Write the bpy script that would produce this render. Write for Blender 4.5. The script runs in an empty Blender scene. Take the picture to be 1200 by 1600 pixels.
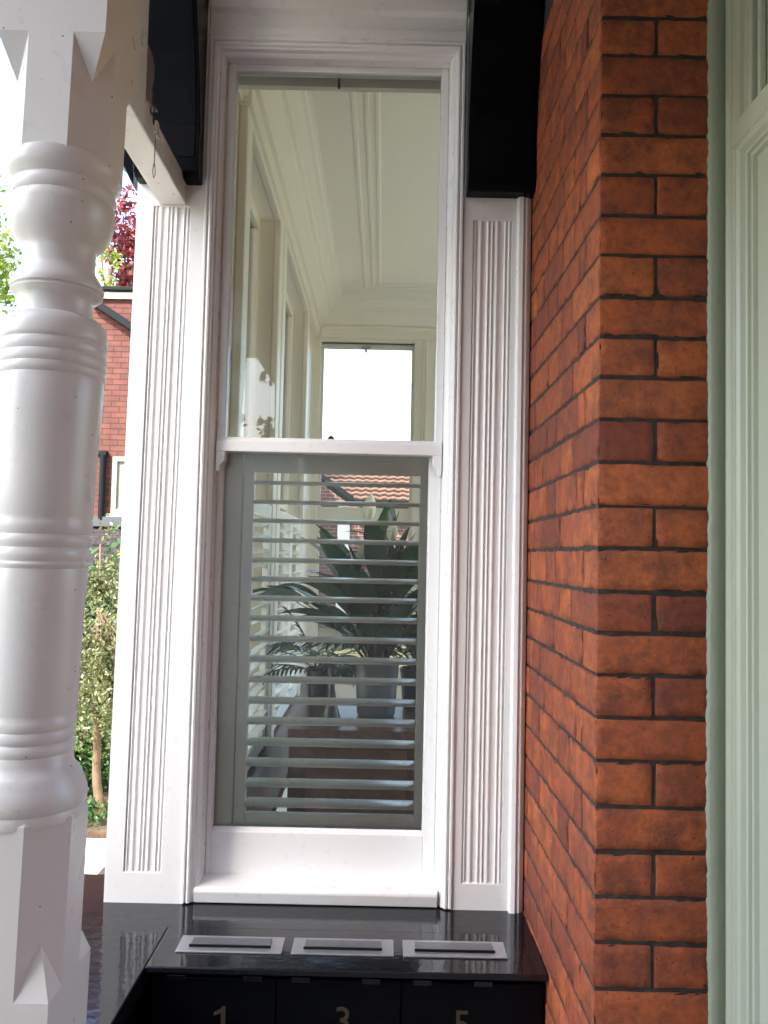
import bpy, bmesh, math, random
from mathutils import Vector, Matrix
random.seed(7)
R = math.radians
sc = bpy.context.scene
C = sc.collection

# ------------------------------------------------------------------ camera
E = 1.6                                   # eye height above the porch floor
FPX = 1300.0
PITCH, ROLL = math.atan(69/FPX), R(1.24)
fw = Vector((0, math.cos(PITCH), math.sin(PITCH)))
u0 = Vector((0, -math.sin(PITCH), math.cos(PITCH))); r0 = Vector((1, 0, 0))
up = u0*math.cos(ROLL) - r0*math.sin(ROLL)
rt = r0*math.cos(ROLL) + u0*math.sin(ROLL)
cd = bpy.data.cameras.new('camera'); cam = bpy.data.objects.new('camera', cd); C.objects.link(cam)
M = Matrix((rt, up, -fw)).transposed().to_4x4(); M.translation = Vector((0, 0, E))
cam.matrix_world = M
cd.sensor_fit = 'VERTICAL'; cd.sensor_height = 32.0; cd.lens = 32.0*FPX/1600
cd.clip_start = 0.02; cd.clip_end = 500
sc.camera = cam

# ------------------------------------------------------------------ light
SUN = Vector((-0.45, -0.58, 0.68)).normalized()      # direction towards the sun
w = bpy.data.worlds.new("World"); sc.world = w; w.use_nodes = True
nt = w.node_tree; bg = nt.nodes['Background']
sky = nt.nodes.new('ShaderNodeTexSky'); sky.sky_type = 'NISHITA'; sky.sun_disc = False
sky.sun_elevation = math.asin(SUN.z); sky.sun_rotation = math.atan2(SUN.x, SUN.y)
sky.dust_density = 2.5; sky.air_density = 1.0
nt.links.new(sky.outputs[0], bg.inputs[0]); bg.inputs[1].default_value = 0.15
sd = bpy.data.lights.new('sun', 'SUN'); sd.energy = 2.3; sd.angle = R(0.5); sd.color = (1, .95, .87)
so = bpy.data.objects.new('sun', sd); C.objects.link(so)
so.rotation_euler = SUN.to_track_quat('Z', 'Y').to_euler()
sc.view_settings.view_transform = 'Standard'; sc.view_settings.look = 'None'
sc.view_settings.exposure = 2.68; sc.view_settings.gamma = 1
sc.cycles.max_bounces = 14; sc.cycles.diffuse_bounces = 7; sc.cycles.transparent_max_bounces = 16
sc.cycles.caustics_reflective = False; sc.cycles.caustics_refractive = False
sc.cycles.sample_clamp_indirect = 6

# ------------------------------------------------------------------ helpers
def U(px, py, Y):
    """a point of the plane y = Y as measured in the photograph (1200 x 1600)"""
    d = fw*FPX + rt*(px-600) - up*(py-800)
    s = Y/d.y
    return Vector((d.x*s, Y, E + d.z*s))
def atz(px, py, z):
    d = fw*FPX + rt*(px-600) - up*(py-800); s = (z-E)/d.z
    return Vector((d.x*s, d.y*s, z))
def UX(px, py, Y): return U(px, py, Y).x
def UZ(px, py, Y): return U(px, py, Y).z

def link(name, bm, mat, parent=None, smooth=False, bevel=0.0, seg=2, angle=30):
    me = bpy.data.meshes.new(name)
    bmesh.ops.recalc_face_normals(bm, faces=bm.faces[:])
    bm.to_mesh(me); bm.free()
    if smooth:
        for p in me.polygons: p.use_smooth = True
    o = bpy.data.objects.new(name, me); C.objects.link(o)
    for m in (mat if isinstance(mat, (list, tuple)) else [mat]): me.materials.append(m)
    if parent is not None:
        o.parent = parent
        # parts are modelled in the place's own coordinates: shift them into their parent's frame
        off = Vector((0, 0, 0)); q = parent
        while q is not None: off += Vector(q.location); q = q.parent
        if off.length: me.transform(Matrix.Translation(-off))
    if bevel:
        b = o.modifiers.new('bevel', 'BEVEL'); b.width = bevel; b.segments = seg
        b.limit_method = 'ANGLE'; b.angle_limit = R(angle); b.harden_normals = False
    return o
def sharpen(o, deg):
    b = bmesh.new(); b.from_mesh(o.data)
    for e in b.edges:
        if len(e.link_faces) == 2 and e.calc_face_angle(0) > R(deg): e.smooth = False
    b.to_mesh(o.data); b.free()
def tag(o, label, cat, group=None, kind=None):
    if label: o['label'] = label
    if cat: o['category'] = cat
    if group: o['group'] = group
    if kind: o['kind'] = kind
    return o
def thing(name, label, cat, loc=(0, 0, 0), group=None):
    o = bpy.data.objects.new(name, None); C.objects.link(o); o.location = loc
    o.empty_display_size = .1
    return tag(o, label, cat, group)
def structure(name, bm, mat, **k):
    o = link(name, bm, mat, **k); o['kind'] = 'structure'; return o
def copy_tree(o, parent=None):
    c = o.copy(); C.objects.link(c)
    if parent is not None: c.parent = parent
    for ch in [x for x in o.children]: copy_tree(ch, c)
    return c

def NB(): return bmesh.new()
def box(bm, x0, x1, y0, y1, z0, z1, mi=0):
    v = [bm.verts.new((x, y, z)) for x in (x0, x1) for y in (y0, y1) for z in (z0, z1)]
    for f in ((0,1,3,2), (4,6,7,5), (0,4,5,1), (2,3,7,6), (0,2,6,4), (1,5,7,3)):
        fc = bm.faces.new([v[i] for i in f]); fc.material_index = mi
    return v
def prism(bm, pts, axis, a, b, mi=0):
    """polygon of 2-D points extruded along axis ('x','y','z') from a to b"""
    def P(p, t):
        return {'x': (t, p[0], p[1]), 'y': (p[0], t, p[1]), 'z': (p[0], p[1], t)}[axis]
    A = [bm.verts.new(P(p, a)) for p in pts]; B = [bm.verts.new(P(p, b)) for p in pts]
    n = len(pts)
    fs = [bm.faces.new(A), bm.faces.new(B[::-1])]
    for i in range(n): fs.append(bm.faces.new((A[i], B[i], B[(i+1) % n], A[(i+1) % n])))
    for f in fs: f.material_index = mi
def loft(bm, rows, closed=False, caps=False):
    vs = [[bm.verts.new(p) for p in r] for r in rows]
    n = len(rows[0])
    for a, b in zip(vs, vs[1:]):
        for i in range(n if closed else n-1):
            j = (i+1) % n
            try: bm.faces.new((a[i], a[j], b[j], b[i]))
            except ValueError: pass
    if caps:
        bm.faces.new(vs[0]); bm.faces.new(vs[-1][::-1])
    return vs
def lathe(bm, prof, cx, cy, n=64, lean=(0, 0), z0=0):
    rows = []
    for r, z in prof:
        rows.append([(cx+lean[0]*(z-z0)+r*math.cos(2*math.pi*i/n), cy+lean[1]*(z-z0)+r*math.sin(2*math.pi*i/n), z) for i in range(n)])
    loft(bm, rows, closed=True, caps=True)
def tube(bm, pts, rad, n=8):
    pts = [Vector(p) for p in pts]; rows = []
    for i, p in enumerate(pts):
        t = (pts[min(i+1, len(pts)-1)] - pts[max(i-1, 0)]).normalized()
        a = t.cross(Vector((0, 0, 1)) if abs(t.z) < .9 else Vector((1, 0, 0))).normalized(); b = t.cross(a)
        r = rad[i] if isinstance(rad, (list, tuple)) else rad
        rows.append([tuple(p + a*r*math.cos(2*math.pi*k/n) + b*r*math.sin(2*math.pi*k/n)) for k in range(n)])
    loft(bm, rows, closed=True, caps=True)

# ------------------------------------------------------------------ materials
def mat(name, color, rough=.5, spec=.5, nscale=0, namt=0, bscale=0, bamt=0, bdist=.002, metal=0, stretch=(1,1,1), trans=0, coat=0):
    m = bpy.data.materials.new(name); m.use_nodes = True
    N = m.node_tree.nodes; L = m.node_tree.links; p = N['Principled BSDF']
    p.inputs['Roughness'].default_value = rough; p.inputs['Specular IOR Level'].default_value = spec
    p.inputs['Metallic'].default_value = metal; p.inputs['Coat Weight'].default_value = coat
    p.inputs['Base Color'].default_value = (*color, 1)
    tc = N.new('ShaderNodeTexCoord'); mp = N.new('ShaderNodeMapping'); mp.inputs['Scale'].default_value = stretch
    L.new(tc.outputs['Object'], mp.inputs[0])
    if namt:
        n = N.new('ShaderNodeTexNoise'); n.inputs['Scale'].default_value = nscale; n.inputs['Detail'].default_value = 6
        L.new(mp.outputs[0], n.inputs['Vector'])
        r = N.new('ShaderNodeValToRGB')
        r.color_ramp.elements[0].position = .3; r.color_ramp.elements[1].position = .7
        r.color_ramp.elements[0].color = (*[c*(1-namt) for c in color], 1)
        r.color_ramp.elements[1].color = (*[min(1, c*(1+namt)) for c in color], 1)
        L.new(n.outputs[0], r.inputs[0]); L.new(r.outputs[0], p.inputs['Base Color'])
    if bamt:
        n = N.new('ShaderNodeTexNoise'); n.inputs['Scale'].default_value = bscale; n.inputs['Detail'].default_value = 4
        L.new(mp.outputs[0], n.inputs['Vector'])
        b = N.new('ShaderNodeBump'); b.inputs['Strength'].default_value = bamt; b.inputs['Distance'].default_value = bdist
        L.new(n.outputs[0], b.inputs['Height']); L.new(b.outputs[0], p.inputs['Normal'])
    return m

def paint(name, color, rough=.32, specks=0.0, bump=.035):
    """gloss house paint: brush drag, orange peel, a few flecks of dirt"""
    m = bpy.data.materials.new(name); m.use_nodes = True
    N = m.node_tree.nodes; L = m.node_tree.links; p = N['Principled BSDF']
    p.inputs['Roughness'].default_value = rough
    tc = N.new('ShaderNodeTexCoord')
    def noise(scale, st, det=4):
        mp = N.new('ShaderNodeMapping'); mp.inputs['Scale'].default_value = st
        L.new(tc.outputs['Object'], mp.inputs[0])
        n = N.new('ShaderNodeTexNoise'); n.inputs['Scale'].default_value = scale; n.inputs['Detail'].default_value = det
        L.new(mp.outputs[0], n.inputs['Vector']); return n
    n1 = noise(6, (1, 1, .5)); r = N.new('ShaderNodeValToRGB')
    r.color_ramp.elements[0].position = .3; r.color_ramp.elements[1].position = .75
    r.color_ramp.elements[0].color = (*[c*.985 for c in color], 1); r.color_ramp.elements[1].color = (*color, 1)
    L.new(n1.outputs[0], r.inputs[0]); last = r.outputs[0]
    if specks:
        v = N.new('ShaderNodeTexVoronoi'); v.inputs['Scale'].default_value = 95
        L.new(tc.outputs['Object'], v.inputs['Vector'])
        r2 = N.new('ShaderNodeValToRGB'); r2.color_ramp.elements[0].position = .07; r2.color_ramp.elements[1].position = .12
        r2.color_ramp.elements[0].color = (1, 1, 1, 1); r2.color_ramp.elements[1].color = (0, 0, 0, 1)
        L.new(v.outputs['Distance'], r2.inputs[0])
        g = N.new('ShaderNodeMath'); g.operation = 'GREATER_THAN'; g.inputs[1].default_value = 1-specks
        s = N.new('ShaderNodeSeparateColor'); L.new(v.outputs['Color'], s.inputs[0]); L.new(s.outputs[0], g.inputs[0])
        mu = N.new('ShaderNodeMath'); mu.operation = 'MULTIPLY'; L.new(g.outputs[0], mu.inputs[0]); L.new(r2.outputs[0], mu.inputs[1])
        mx = N.new('ShaderNodeMix'); mx.data_type = 'RGBA'; mx.inputs[7].default_value = (.10, .06, .04, 1)
        L.new(mu.outputs[0], mx.inputs[0]); L.new(last, mx.inputs[6]); last = mx.outputs[2]
    L.new(last, p.inputs['Base Color'])
    n2 = noise(38, (1, 1, .5), 2); n3 = noise(18, (1, 1, 1), 3)
    ad = N.new('ShaderNodeMath'); ad.operation = 'ADD'; L.new(n2.outputs[0], ad.inputs[0]); L.new(n3.outputs[0], ad.inputs[1])
    b = N.new('ShaderNodeBump'); b.inputs['Strength'].default_value = bump; b.inputs['Distance'].default_value = .0022
    L.new(ad.outputs[0], b.inputs['Height']); L.new(b.outputs[0], p.inputs['Normal'])
    n4 = noise(30, (1, 1, 1)); mr = N.new('ShaderNodeMapRange'); mr.inputs[3].default_value = rough*.85; mr.inputs[4].default_value = rough*1.2
    L.new(n4.outputs[0], mr.inputs[0]); L.new(mr.outputs[0], p.inputs['Roughness'])
    return m

WHITE = paint('white gloss paint', (.765, .77, .775), .28)
WHITE_OLD = paint('aged white paint', (.66, .66, .645), .28, specks=.16, bump=.24)
BLACK = paint('black gloss paint', (.003, .0035, .005), .2, bump=.12); BLACK.node_tree.nodes['Principled BSDF'].inputs['Specular IOR Level'].default_value = .07
BLACKTOP = paint('black ledge paint', (.006, .007, .010), .085, bump=.22)
GREEN = paint('pale green paint', (.43, .465, .365), .38, bump=.18)
GREEN_D = paint('sage sealant', (.30, .345, .26), .5, bump=.9)
CREAM = paint('interior cream paint', (.93, .865, .735), .45, bump=.08)
SHUT = paint('shutter satin paint', (.90, .92, .86), .28, bump=.03)
BROWNP = mat('brown stained timber', (.10, .06, .04), .4)
WOOD = mat('dark wood', (.13, .055, .03), .35, nscale=9, namt=.35, stretch=(6, 1, 6))
METAL = mat('brushed steel plate', (.42, .42, .43), .38, metal=.75, nscale=40, namt=.15, stretch=(1, 12, 12), bscale=60, bamt=.1)
FLAPM = mat('worn steel flap', (.20, .20, .21), .42, metal=.7, nscale=60, namt=.25, stretch=(1, 9, 9), bscale=50, bamt=.2)
BRASS = mat('dull brass', (.055, .042, .025), .55, metal=.2)
IRON = mat('rusted wire', (.05, .04, .035), .6)
GREY_POT = mat('glazed grey pot', (.10, .12, .13), .22, nscale=5, namt=.2)
DARK = mat('dark ceramic', (.02, .025, .03), .25)
CONC = mat('pale paving', (.62, .56, .47), .85, nscale=8, namt=.18, bscale=40, bamt=.3)
SOIL = mat('garden soil', (.065, .042, .026), .95, nscale=7, namt=.5, bscale=20, bamt=.8, bdist=.02)
GRASSG = mat('lawn', (.12, .115, .05), .9, nscale=5, namt=.5, bscale=60, bamt=.8, bdist=.02)
TILE_FL = mat('porch tiles', (.36, .31, .27), .45, nscale=3, namt=.25)
BARK = mat('bark', (.11, .075, .045), .9, nscale=12, namt=.35, bscale=30, bamt=.6, bdist=.01)
CURT = mat('pale curtain', (.24, .22, .17), .8)
NGREEN = mat('green casement paint', (.26, .31, .22), .5)
GUTTER = mat('dark slate gutter', (.006, .009, .011), .6, .1)
FASCIA = mat('white fascia', (.75, .74, .72), .5)
LEAD = mat('lead flashing', (.04, .045, .055), .6)
CHAMP = mat('petal white', (.85, .84, .70), .5)

def leafmat(name, c0, c1, rough=.4, trans=.35):
    m = bpy.data.materials.new(name); m.use_nodes = True
    N = m.node_tree.nodes; L = m.node_tree.links; p = N['Principled BSDF']; out = N['Material Output']
    g = N.new('ShaderNodeNewGeometry'); r = N.new('ShaderNodeValToRGB')
    r.color_ramp.elements[0].color = (*c0, 1); r.color_ramp.elements[1].color = (*c1, 1)
    L.new(g.outputs['Random Per Island'], r.inputs[0]); L.new(r.outputs[0], p.inputs['Base Color'])
    p.inputs['Roughness'].default_value = rough
    t = N.new('ShaderNodeBsdfTranslucent'); L.new(r.outputs[0], t.inputs[0])
    mx = N.new('ShaderNodeMixShader'); mx.inputs[0].default_value = trans
    L.new(p.outputs[0], mx.inputs[1]); L.new(t.outputs[0], mx.inputs[2]); L.new(mx.outputs[0], out.inputs[0])
    return m
LEAF_HOUSE = leafmat('glossy dark leaf', (.012, .05, .018), (.03, .11, .03), .25, .2)
LEAF_PALM = leafmat('palm leaf', (.02, .06, .02), (.07, .17, .04), .35, .3)
LEAF_BUSH = leafmat('small garden leaf', (.022, .045, .012), (.24, .25, .11), .35, .35)
LEAF_HEDGE = leafmat('hedge leaf', (.02, .06, .015), (.08, .17, .04), .4, .3)
LEAF_LIME = leafmat('lime leaf', (.16, .24, .03), (.42, .48, .08), .4, .5)
LEAF_RED = leafmat('burgundy leaf', (.10, .015, .02), (.30, .06, .06), .4, .4)

def glassmat(name, tint=(.93, .96, .91), ior=1.5, dust=0):
    m = bpy.data.materials.new(name); m.use_nodes = True
    N = m.node_tree.nodes; L = m.node_tree.links
    for n in list(N):
        if n.type != 'OUTPUT_MATERIAL': N.remove(n)
    out = [n for n in N if n.type == 'OUTPUT_MATERIAL'][0]
    t = N.new('ShaderNodeBsdfTransparent'); t.inputs[0].default_value = (*tint, 1)
    g = N.new('ShaderNodeBsdfGlossy'); g.inputs['Roughness'].default_value = 0.0
    f = N.new('ShaderNodeFresnel'); f.inputs[0].default_value = ior
    tc = N.new('ShaderNodeTexCoord'); n = N.new('ShaderNodeTexNoise'); n.inputs['Scale'].default_value = 3.0; n.inputs['Detail'].default_value = 1
    L.new(tc.outputs['Object'], n.inputs['Vector'])
    b = N.new('ShaderNodeBump'); b.inputs['Strength'].default_value = .25; b.inputs['Distance'].default_value = .004
    L.new(n.outputs[0], b.inputs['Height']); L.new(b.outputs[0], g.inputs['Normal'])
    mx = N.new('ShaderNodeMixShader'); L.new(f.outputs[0], mx.inputs[0]); L.new(t.outputs[0], mx.inputs[1]); L.new(g.outputs[0], mx.inputs[2])
    last = mx
    if dust:                        # a thin film of dust and old smears
        mp = N.new('ShaderNodeMapping'); mp.inputs['Rotation'].default_value = (0, R(25), 0); mp.inputs['Scale'].default_value = (9, 1, 2.2); L.new(tc.outputs['Object'], mp.inputs[0])
        n2 = N.new('ShaderNodeTexNoise'); n2.inputs['Scale'].default_value = 1.6; n2.inputs['Detail'].default_value = 7; L.new(mp.outputs[0], n2.inputs['Vector'])
        mr = N.new('ShaderNodeMapRange'); mr.inputs[1].default_value = .35; mr.inputs[2].default_value = .75; mr.inputs[3].default_value = dust*.35; mr.inputs[4].default_value = dust*1.3
        L.new(n2.outputs[0], mr.inputs[0])
        d = N.new('ShaderNodeBsdfDiffuse'); d.inputs[0].default_value = (.85, .86, .82, 1)
        m2 = N.new('ShaderNodeMixShader'); L.new(mr.outputs[0], m2.inputs[0]); L.new(mx.outputs[0], m2.inputs[1]); L.new(d.outputs[0], m2.inputs[2]); last = m2
    L.new(last.outputs[0], out.inputs[0]); return m
GLASS = glassmat('window glass', (.975, .972, .945), dust=.014)
GLASS2 = glassmat('clear glass', (.98, .99, .98))

def brickmat(name, hue=0):
    """fired clay: every brick its own tone, overburnt hearts, pits and chips"""
    m = bpy.data.materials.new(name); m.use_nodes = True
    N = m.node_tree.nodes; L = m.node_tree.links; p = N['Principled BSDF']
    p.inputs['Roughness'].default_value = .72; p.inputs['Specular IOR Level'].default_value = .35
    g = N.new('ShaderNodeNewGeometry'); tc = N.new('ShaderNodeTexCoord')
    r = N.new('ShaderNodeValToRGB'); e = r.color_ramp.elements
    e[0].position = 0; e[0].color = (.19, .044, .023, 1); e[1].position = 1; e[1].color = (.43, .115, .036, 1)
    k = e.new(.35); k.color = (.33, .078, .027, 1); k = e.new(.7); k.color = (.38, .092, .029, 1)
    L.new(g.outputs['Random Per Island'], r.inputs[0])
    n = N.new('ShaderNodeTexNoise'); n.inputs['Scale'].default_value = 15; n.inputs['Detail'].default_value = 12; n.inputs['Roughness'].default_value = .74
    n.noise_dimensions = '4D'
    mu = N.new('ShaderNodeMath'); mu.operation = 'MULTIPLY'; mu.inputs[1].default_value = 37
    L.new(g.outputs['Random Per Island'], mu.inputs[0]); L.new(mu.outputs[0], n.inputs['W']); L.new(tc.outputs['Object'], n.inputs['Vector'])
    r2 = N.new('ShaderNodeValToRGB'); r2.color_ramp.elements[0].position = .42; r2.color_ramp.elements[1].position = .60
    r2.color_ramp.elements[0].color = (0, 0, 0, 1); r2.color_ramp.elements[1].color = (.70, .70, .70, 1)
    L.new(n.outputs[0], r2.inputs[0])
    mx = N.new('ShaderNodeMix'); mx.data_type = 'RGBA'; mx.inputs[7].default_value = (.10, .034, .025, 1)
    L.new(r2.outputs[0], mx.inputs[0]); L.new(r.outputs[0], mx.inputs[6])
    # small dark pits
    v = N.new('ShaderNodeTexNoise'); v.inputs['Scale'].default_value = 120; v.inputs['Detail'].default_value = 3
    L.new(tc.outputs['Object'], v.inputs['Vector'])
    r3 = N.new('ShaderNodeValToRGB'); r3.color_ramp.elements[0].position = .68; r3.color_ramp.elements[1].position = .73
    L.new(v.outputs[0], r3.inputs[0])
    mx2 = N.new('ShaderNodeMix'); mx2.data_type = 'RGBA'; mx2.inputs[7].default_value = (.05, .02, .014, 1)
    m3 = N.new('ShaderNodeMath'); m3.operation = 'MULTIPLY'; m3.inputs[1].default_value = .75
    L.new(r3.outputs[0], m3.inputs[0]); L.new(m3.outputs[0], mx2.inputs[0]); L.new(mx.outputs[2], mx2.inputs[6])
    # fine mottling
    f = N.new('ShaderNodeTexNoise'); f.inputs['Scale'].default_value = 70; f.inputs['Detail'].default_value = 12; f.inputs['Roughness'].default_value = .7
    L.new(tc.outputs['Object'], f.inputs['Vector'])
    mr = N.new('ShaderNodeMapRange'); mr.inputs[1].default_value = .3; mr.inputs[2].default_value = .7; mr.inputs[3].default_value = .70; mr.inputs[4].default_value = 1.24
    L.new(f.outputs[0], mr.inputs[0])
    hs = N.new('ShaderNodeHueSaturation'); hs.inputs['Hue'].default_value = .5+hue; L.new(mr.outputs[0], hs.inputs['Value']); L.new(mx2.outputs[2], hs.inputs['Color'])
    L.new(hs.outputs[0], p.inputs['Base Color'])
    ad = N.new('ShaderNodeMath'); ad.operation = 'ADD'; L.new(f.outputs[0], ad.inputs[0])
    neg = N.new('ShaderNodeMath'); neg.operation = 'MULTIPLY'; neg.inputs[1].default_value = -.8
    L.new(r3.outputs[0], neg.inputs[0]); L.new(neg.outputs[0], ad.inputs[1])
    b = N.new('ShaderNodeBump'); b.inputs['Strength'].default_value = .8; b.inputs['Distance'].default_value = .004
    L.new(ad.outputs[0], b.inputs['Height']); L.new(b.outputs[0], p.inputs['Normal'])
    return m
BRICK = brickmat('orange clay brick')
MORTAR = mat('dark lime mortar', (.030, .025, .021), .95, nscale=40, namt=.5, bscale=90, bamt=.8, bdist=.004)

def brickwall_mat(name, c1, c2, cm, scale=1.0, rot=(R(90), 0, 0)):
    m = bpy.data.materials.new(name); m.use_nodes = True
    N = m.node_tree.nodes; L = m.node_tree.links; p = N['Principled BSDF']; p.inputs['Roughness'].default_value = .85
    tc = N.new('ShaderNodeTexCoord'); mp = N.new('ShaderNodeMapping'); mp.inputs['Rotation'].default_value = rot
    L.new(tc.outputs['Object'], mp.inputs[0])
    b = N.new('ShaderNodeTexBrick'); b.inputs['Scale'].default_value = scale
    b.inputs['Brick Width'].default_value = .235; b.inputs['Row Height'].default_value = .083; b.inputs['Mortar Size'].default_value = .007
    b.inputs['Mortar Smooth'].default_value = .2; b.inputs['Bias'].default_value = -.1
    b.inputs['Color1'].default_value = (*c1, 1); b.inputs['Color2'].default_value = (*c2, 1); b.inputs['Mortar'].default_value = (*cm, 1)
    L.new(mp.outputs[0], b.inputs[0])
    n = N.new('ShaderNodeTexNoise'); n.inputs['Scale'].default_value = 6; n.inputs['Detail'].default_value = 5; L.new(mp.outputs[0], n.inputs['Vector'])
    mr = N.new('ShaderNodeMapRange'); mr.inputs[3].default_value = .35; mr.inputs[4].default_value = 1.5; L.new(n.outputs[0], mr.inputs[0])
    hs = N.new('ShaderNodeHueSaturation'); L.new(mr.outputs[0], hs.inputs['Value']); L.new(b.outputs[0], hs.inputs['Color']); L.new(hs.outputs[0], p.inputs['Base Color'])
    bp = N.new('ShaderNodeBump'); bp.inputs['Strength'].default_value = .8; bp.inputs['Distance'].default_value = .01; bp.invert = True
    L.new(b.outputs['Fac'], bp.inputs['Height']); L.new(bp.outputs[0], p.inputs['Normal'])
    return m
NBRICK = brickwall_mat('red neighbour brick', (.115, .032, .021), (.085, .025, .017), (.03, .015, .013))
BRICKSIDE = brickwall_mat('porch side brick', (.36, .10, .045), (.28, .075, .035), (.05, .04, .035), rot=(R(90), 0, R(90)))
NBRICK2 = brickwall_mat('pink neighbour brick', (.15, .062, .055), (.11, .045, .042), (.40, .34, .31))

# ------------------------------------------------------------------ main planes
YP = 2.33                    # face of the pilasters
XL, XR = UX(301, 869, YP), UX(715, 869, YP)      # window opening between the pilasters
XB = 0.405                   # face of the brick return
YB = 1.576                   # front face of the brick pier
XG = UX(1105, 869, YB)
ZL = UZ(480, 1419, 2.32)     # top of the black ledge
ZC = E + 1.78                # porch ceiling

# ------------------------------------------------------------------ setting
bm = NB(); box(bm, -60, 60, -40, 90, -.5, -.12); structure('garden_ground', bm, GRASSG)
bm = NB(); box(bm, -1.0, .66, -2.4, 2.28, -.116, 0.0); structure('porch_floor', bm, TILE_FL)
bm = NB(); box(bm, -3.6, -1.415, -8, 4.9, -.118, -.06); structure('path', bm, CONC, bevel=.01)
bm = NB(); box(bm, -1.41, -1.02, -2.4, 4.9, -.118, -.03); structure('kerb', bm, mat('dark stone kerb', (.045, .04, .036), .8, nscale=10, namt=.3), bevel=.01)
bm = NB(); box(bm, -1.45, -.72, 4.9, 12, -.118, -.04); structure('bounce_path', bm, CONC)  # hidden pale paving added to bounce sunlight into the room
bm = NB(); box(bm, -6, -1.46, 4.92, 6.4, -.118, -.03); structure('flower_bed', bm, SOIL)
bm = NB(); box(bm, -.90, .70, -2.4, YP+.10, ZC, ZC+.12)
tag(link('porch_ceiling', bm, WHITE), None, None, kind='structure')

# ------------------------------------------------------------------ brick pier
COURSE = .0797
pier = thing('brick_pier', 'orange brick pier with dark mortar joints between fluted trim and green frame', 'brick wall')
bm = NB(); box(bm, XB+.0026, XG+.10, YB+.0028, YP+.12, -.1, ZC+.1)
link('mortar', bm, MORTAR, pier)
# joint heights down the corner as measured on the pier
jz = [UZ(933, y, YB) for y in (26, 85, 147.5, 209, 272, 336, 397, 463, 526, 589, 654, 721, 791, 856, 925, 989, 1055, 1121, 1189, 1261, 1331, 1402, 1474, 1546)]
top = [jz[0]+COURSE*.93*i for i in (5, 4, 3, 2, 1)]; bot = [jz[-1]-.083*i for i in range(1, 10)]
jz = top + jz + bot
bm = NB()
rb = random.Random(3)
from mathutils import noise
def ticks(a, b, g=.014, e=.0028):
    n = max(1, int((b-a-2*e)/g)); return [a, a+e] + [a+e+(b-a-2*e)*k/n for k in range(1, n)] + [b-e, b]
def brick(x0, x1, y0, y1, z0, z1):
    """a fired brick: rounded, slightly warped and chipped arrises"""
    j = lambda s=.0012: rb.uniform(-s, s); g = .0034
    X0 = XB+j(.0012) if x0 <= XB+.001 else x0+g+j()
    Y0 = YB+j(.0012) if y0 <= YB+.001 else y0+g+j()
    a = (X0, Y0, z0+g+j(.001)); b = (x1-g+j(), y1-g+j(), z1-g+j(.001))
    T = [ticks(a[k], b[k]) for k in range(3)]; N_ = [len(t) for t in T]
    tilt = j(.006); seed = Vector((rb.uniform(0, 99), rb.uniform(0, 99), rb.uniform(0, 99)))
    vs = {}
    def V(i, k, l):
        if (i, k, l) in vs: return vs[i, k, l]
        p = Vector((T[0][i], T[1][k], T[2][l])); idx = (i, k, l)
        ext = [m for m in range(3) if idx[m] in (0, N_[m]-1)]
        if len(ext) > 1:
            nz = noise.noise(p*55+seed); r = .0012 + max(0, nz-.15)*.012
            for m in ext: p[m] += (r if idx[m] == 0 else -r)
        w_ = noise.noise_vector(p*22+seed)*.0014 + noise.noise_vector(p*90+seed)*.0006
        p += w_; p.z += tilt*((p.x-x0)+(p.y-y0))*.25
        vs[idx] = bm.verts.new(p); return vs[idx]
    for m in range(3):
        u_, v_ = [q for q in range(3) if q != m]
        for side in (0, N_[m]-1):
            for i_ in range(N_[u_]-1):
                for k_ in range(N_[v_]-1):
                    f = []
                    for du, dv in ((0, 0), (1, 0), (1, 1), (0, 1)):
                        idx = [0, 0, 0]; idx[m] = side; idx[u_] = i_+du; idx[v_] = k_+dv; f.append(V(*idx))
                    bm.faces.new(f)
for i in range(len(jz)-1):
    z1, z0 = jz[i], jz[i+1]
    # which courses show a header at the corner of the front
    stretcher_front = (i - 5) % 2 == 1
    D = .103
    if stretcher_front:
        brick(XB, XB+.24, YB, YB+.109, z0, z1)                    # corner stretcher, header on the return
        y = YB+.109
        for wd in (.057, .222, .109, .222, .109): brick(XB, XB+D, y, y+wd, z0, z1); y += wd
    else:
        brick(XB, XB+.109, YB, YB+.222, z0, z1)
        brick(XB+.109, XB+.222, YB, YB+.10, z0, z1)
        y = YB+.222
        for wd in (.109, .222, .109, .222): brick(XB, XB+D, y, y+wd, z0, z1); y += wd
o = link('brickwork', bm, BRICK, pier, smooth=True)

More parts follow.
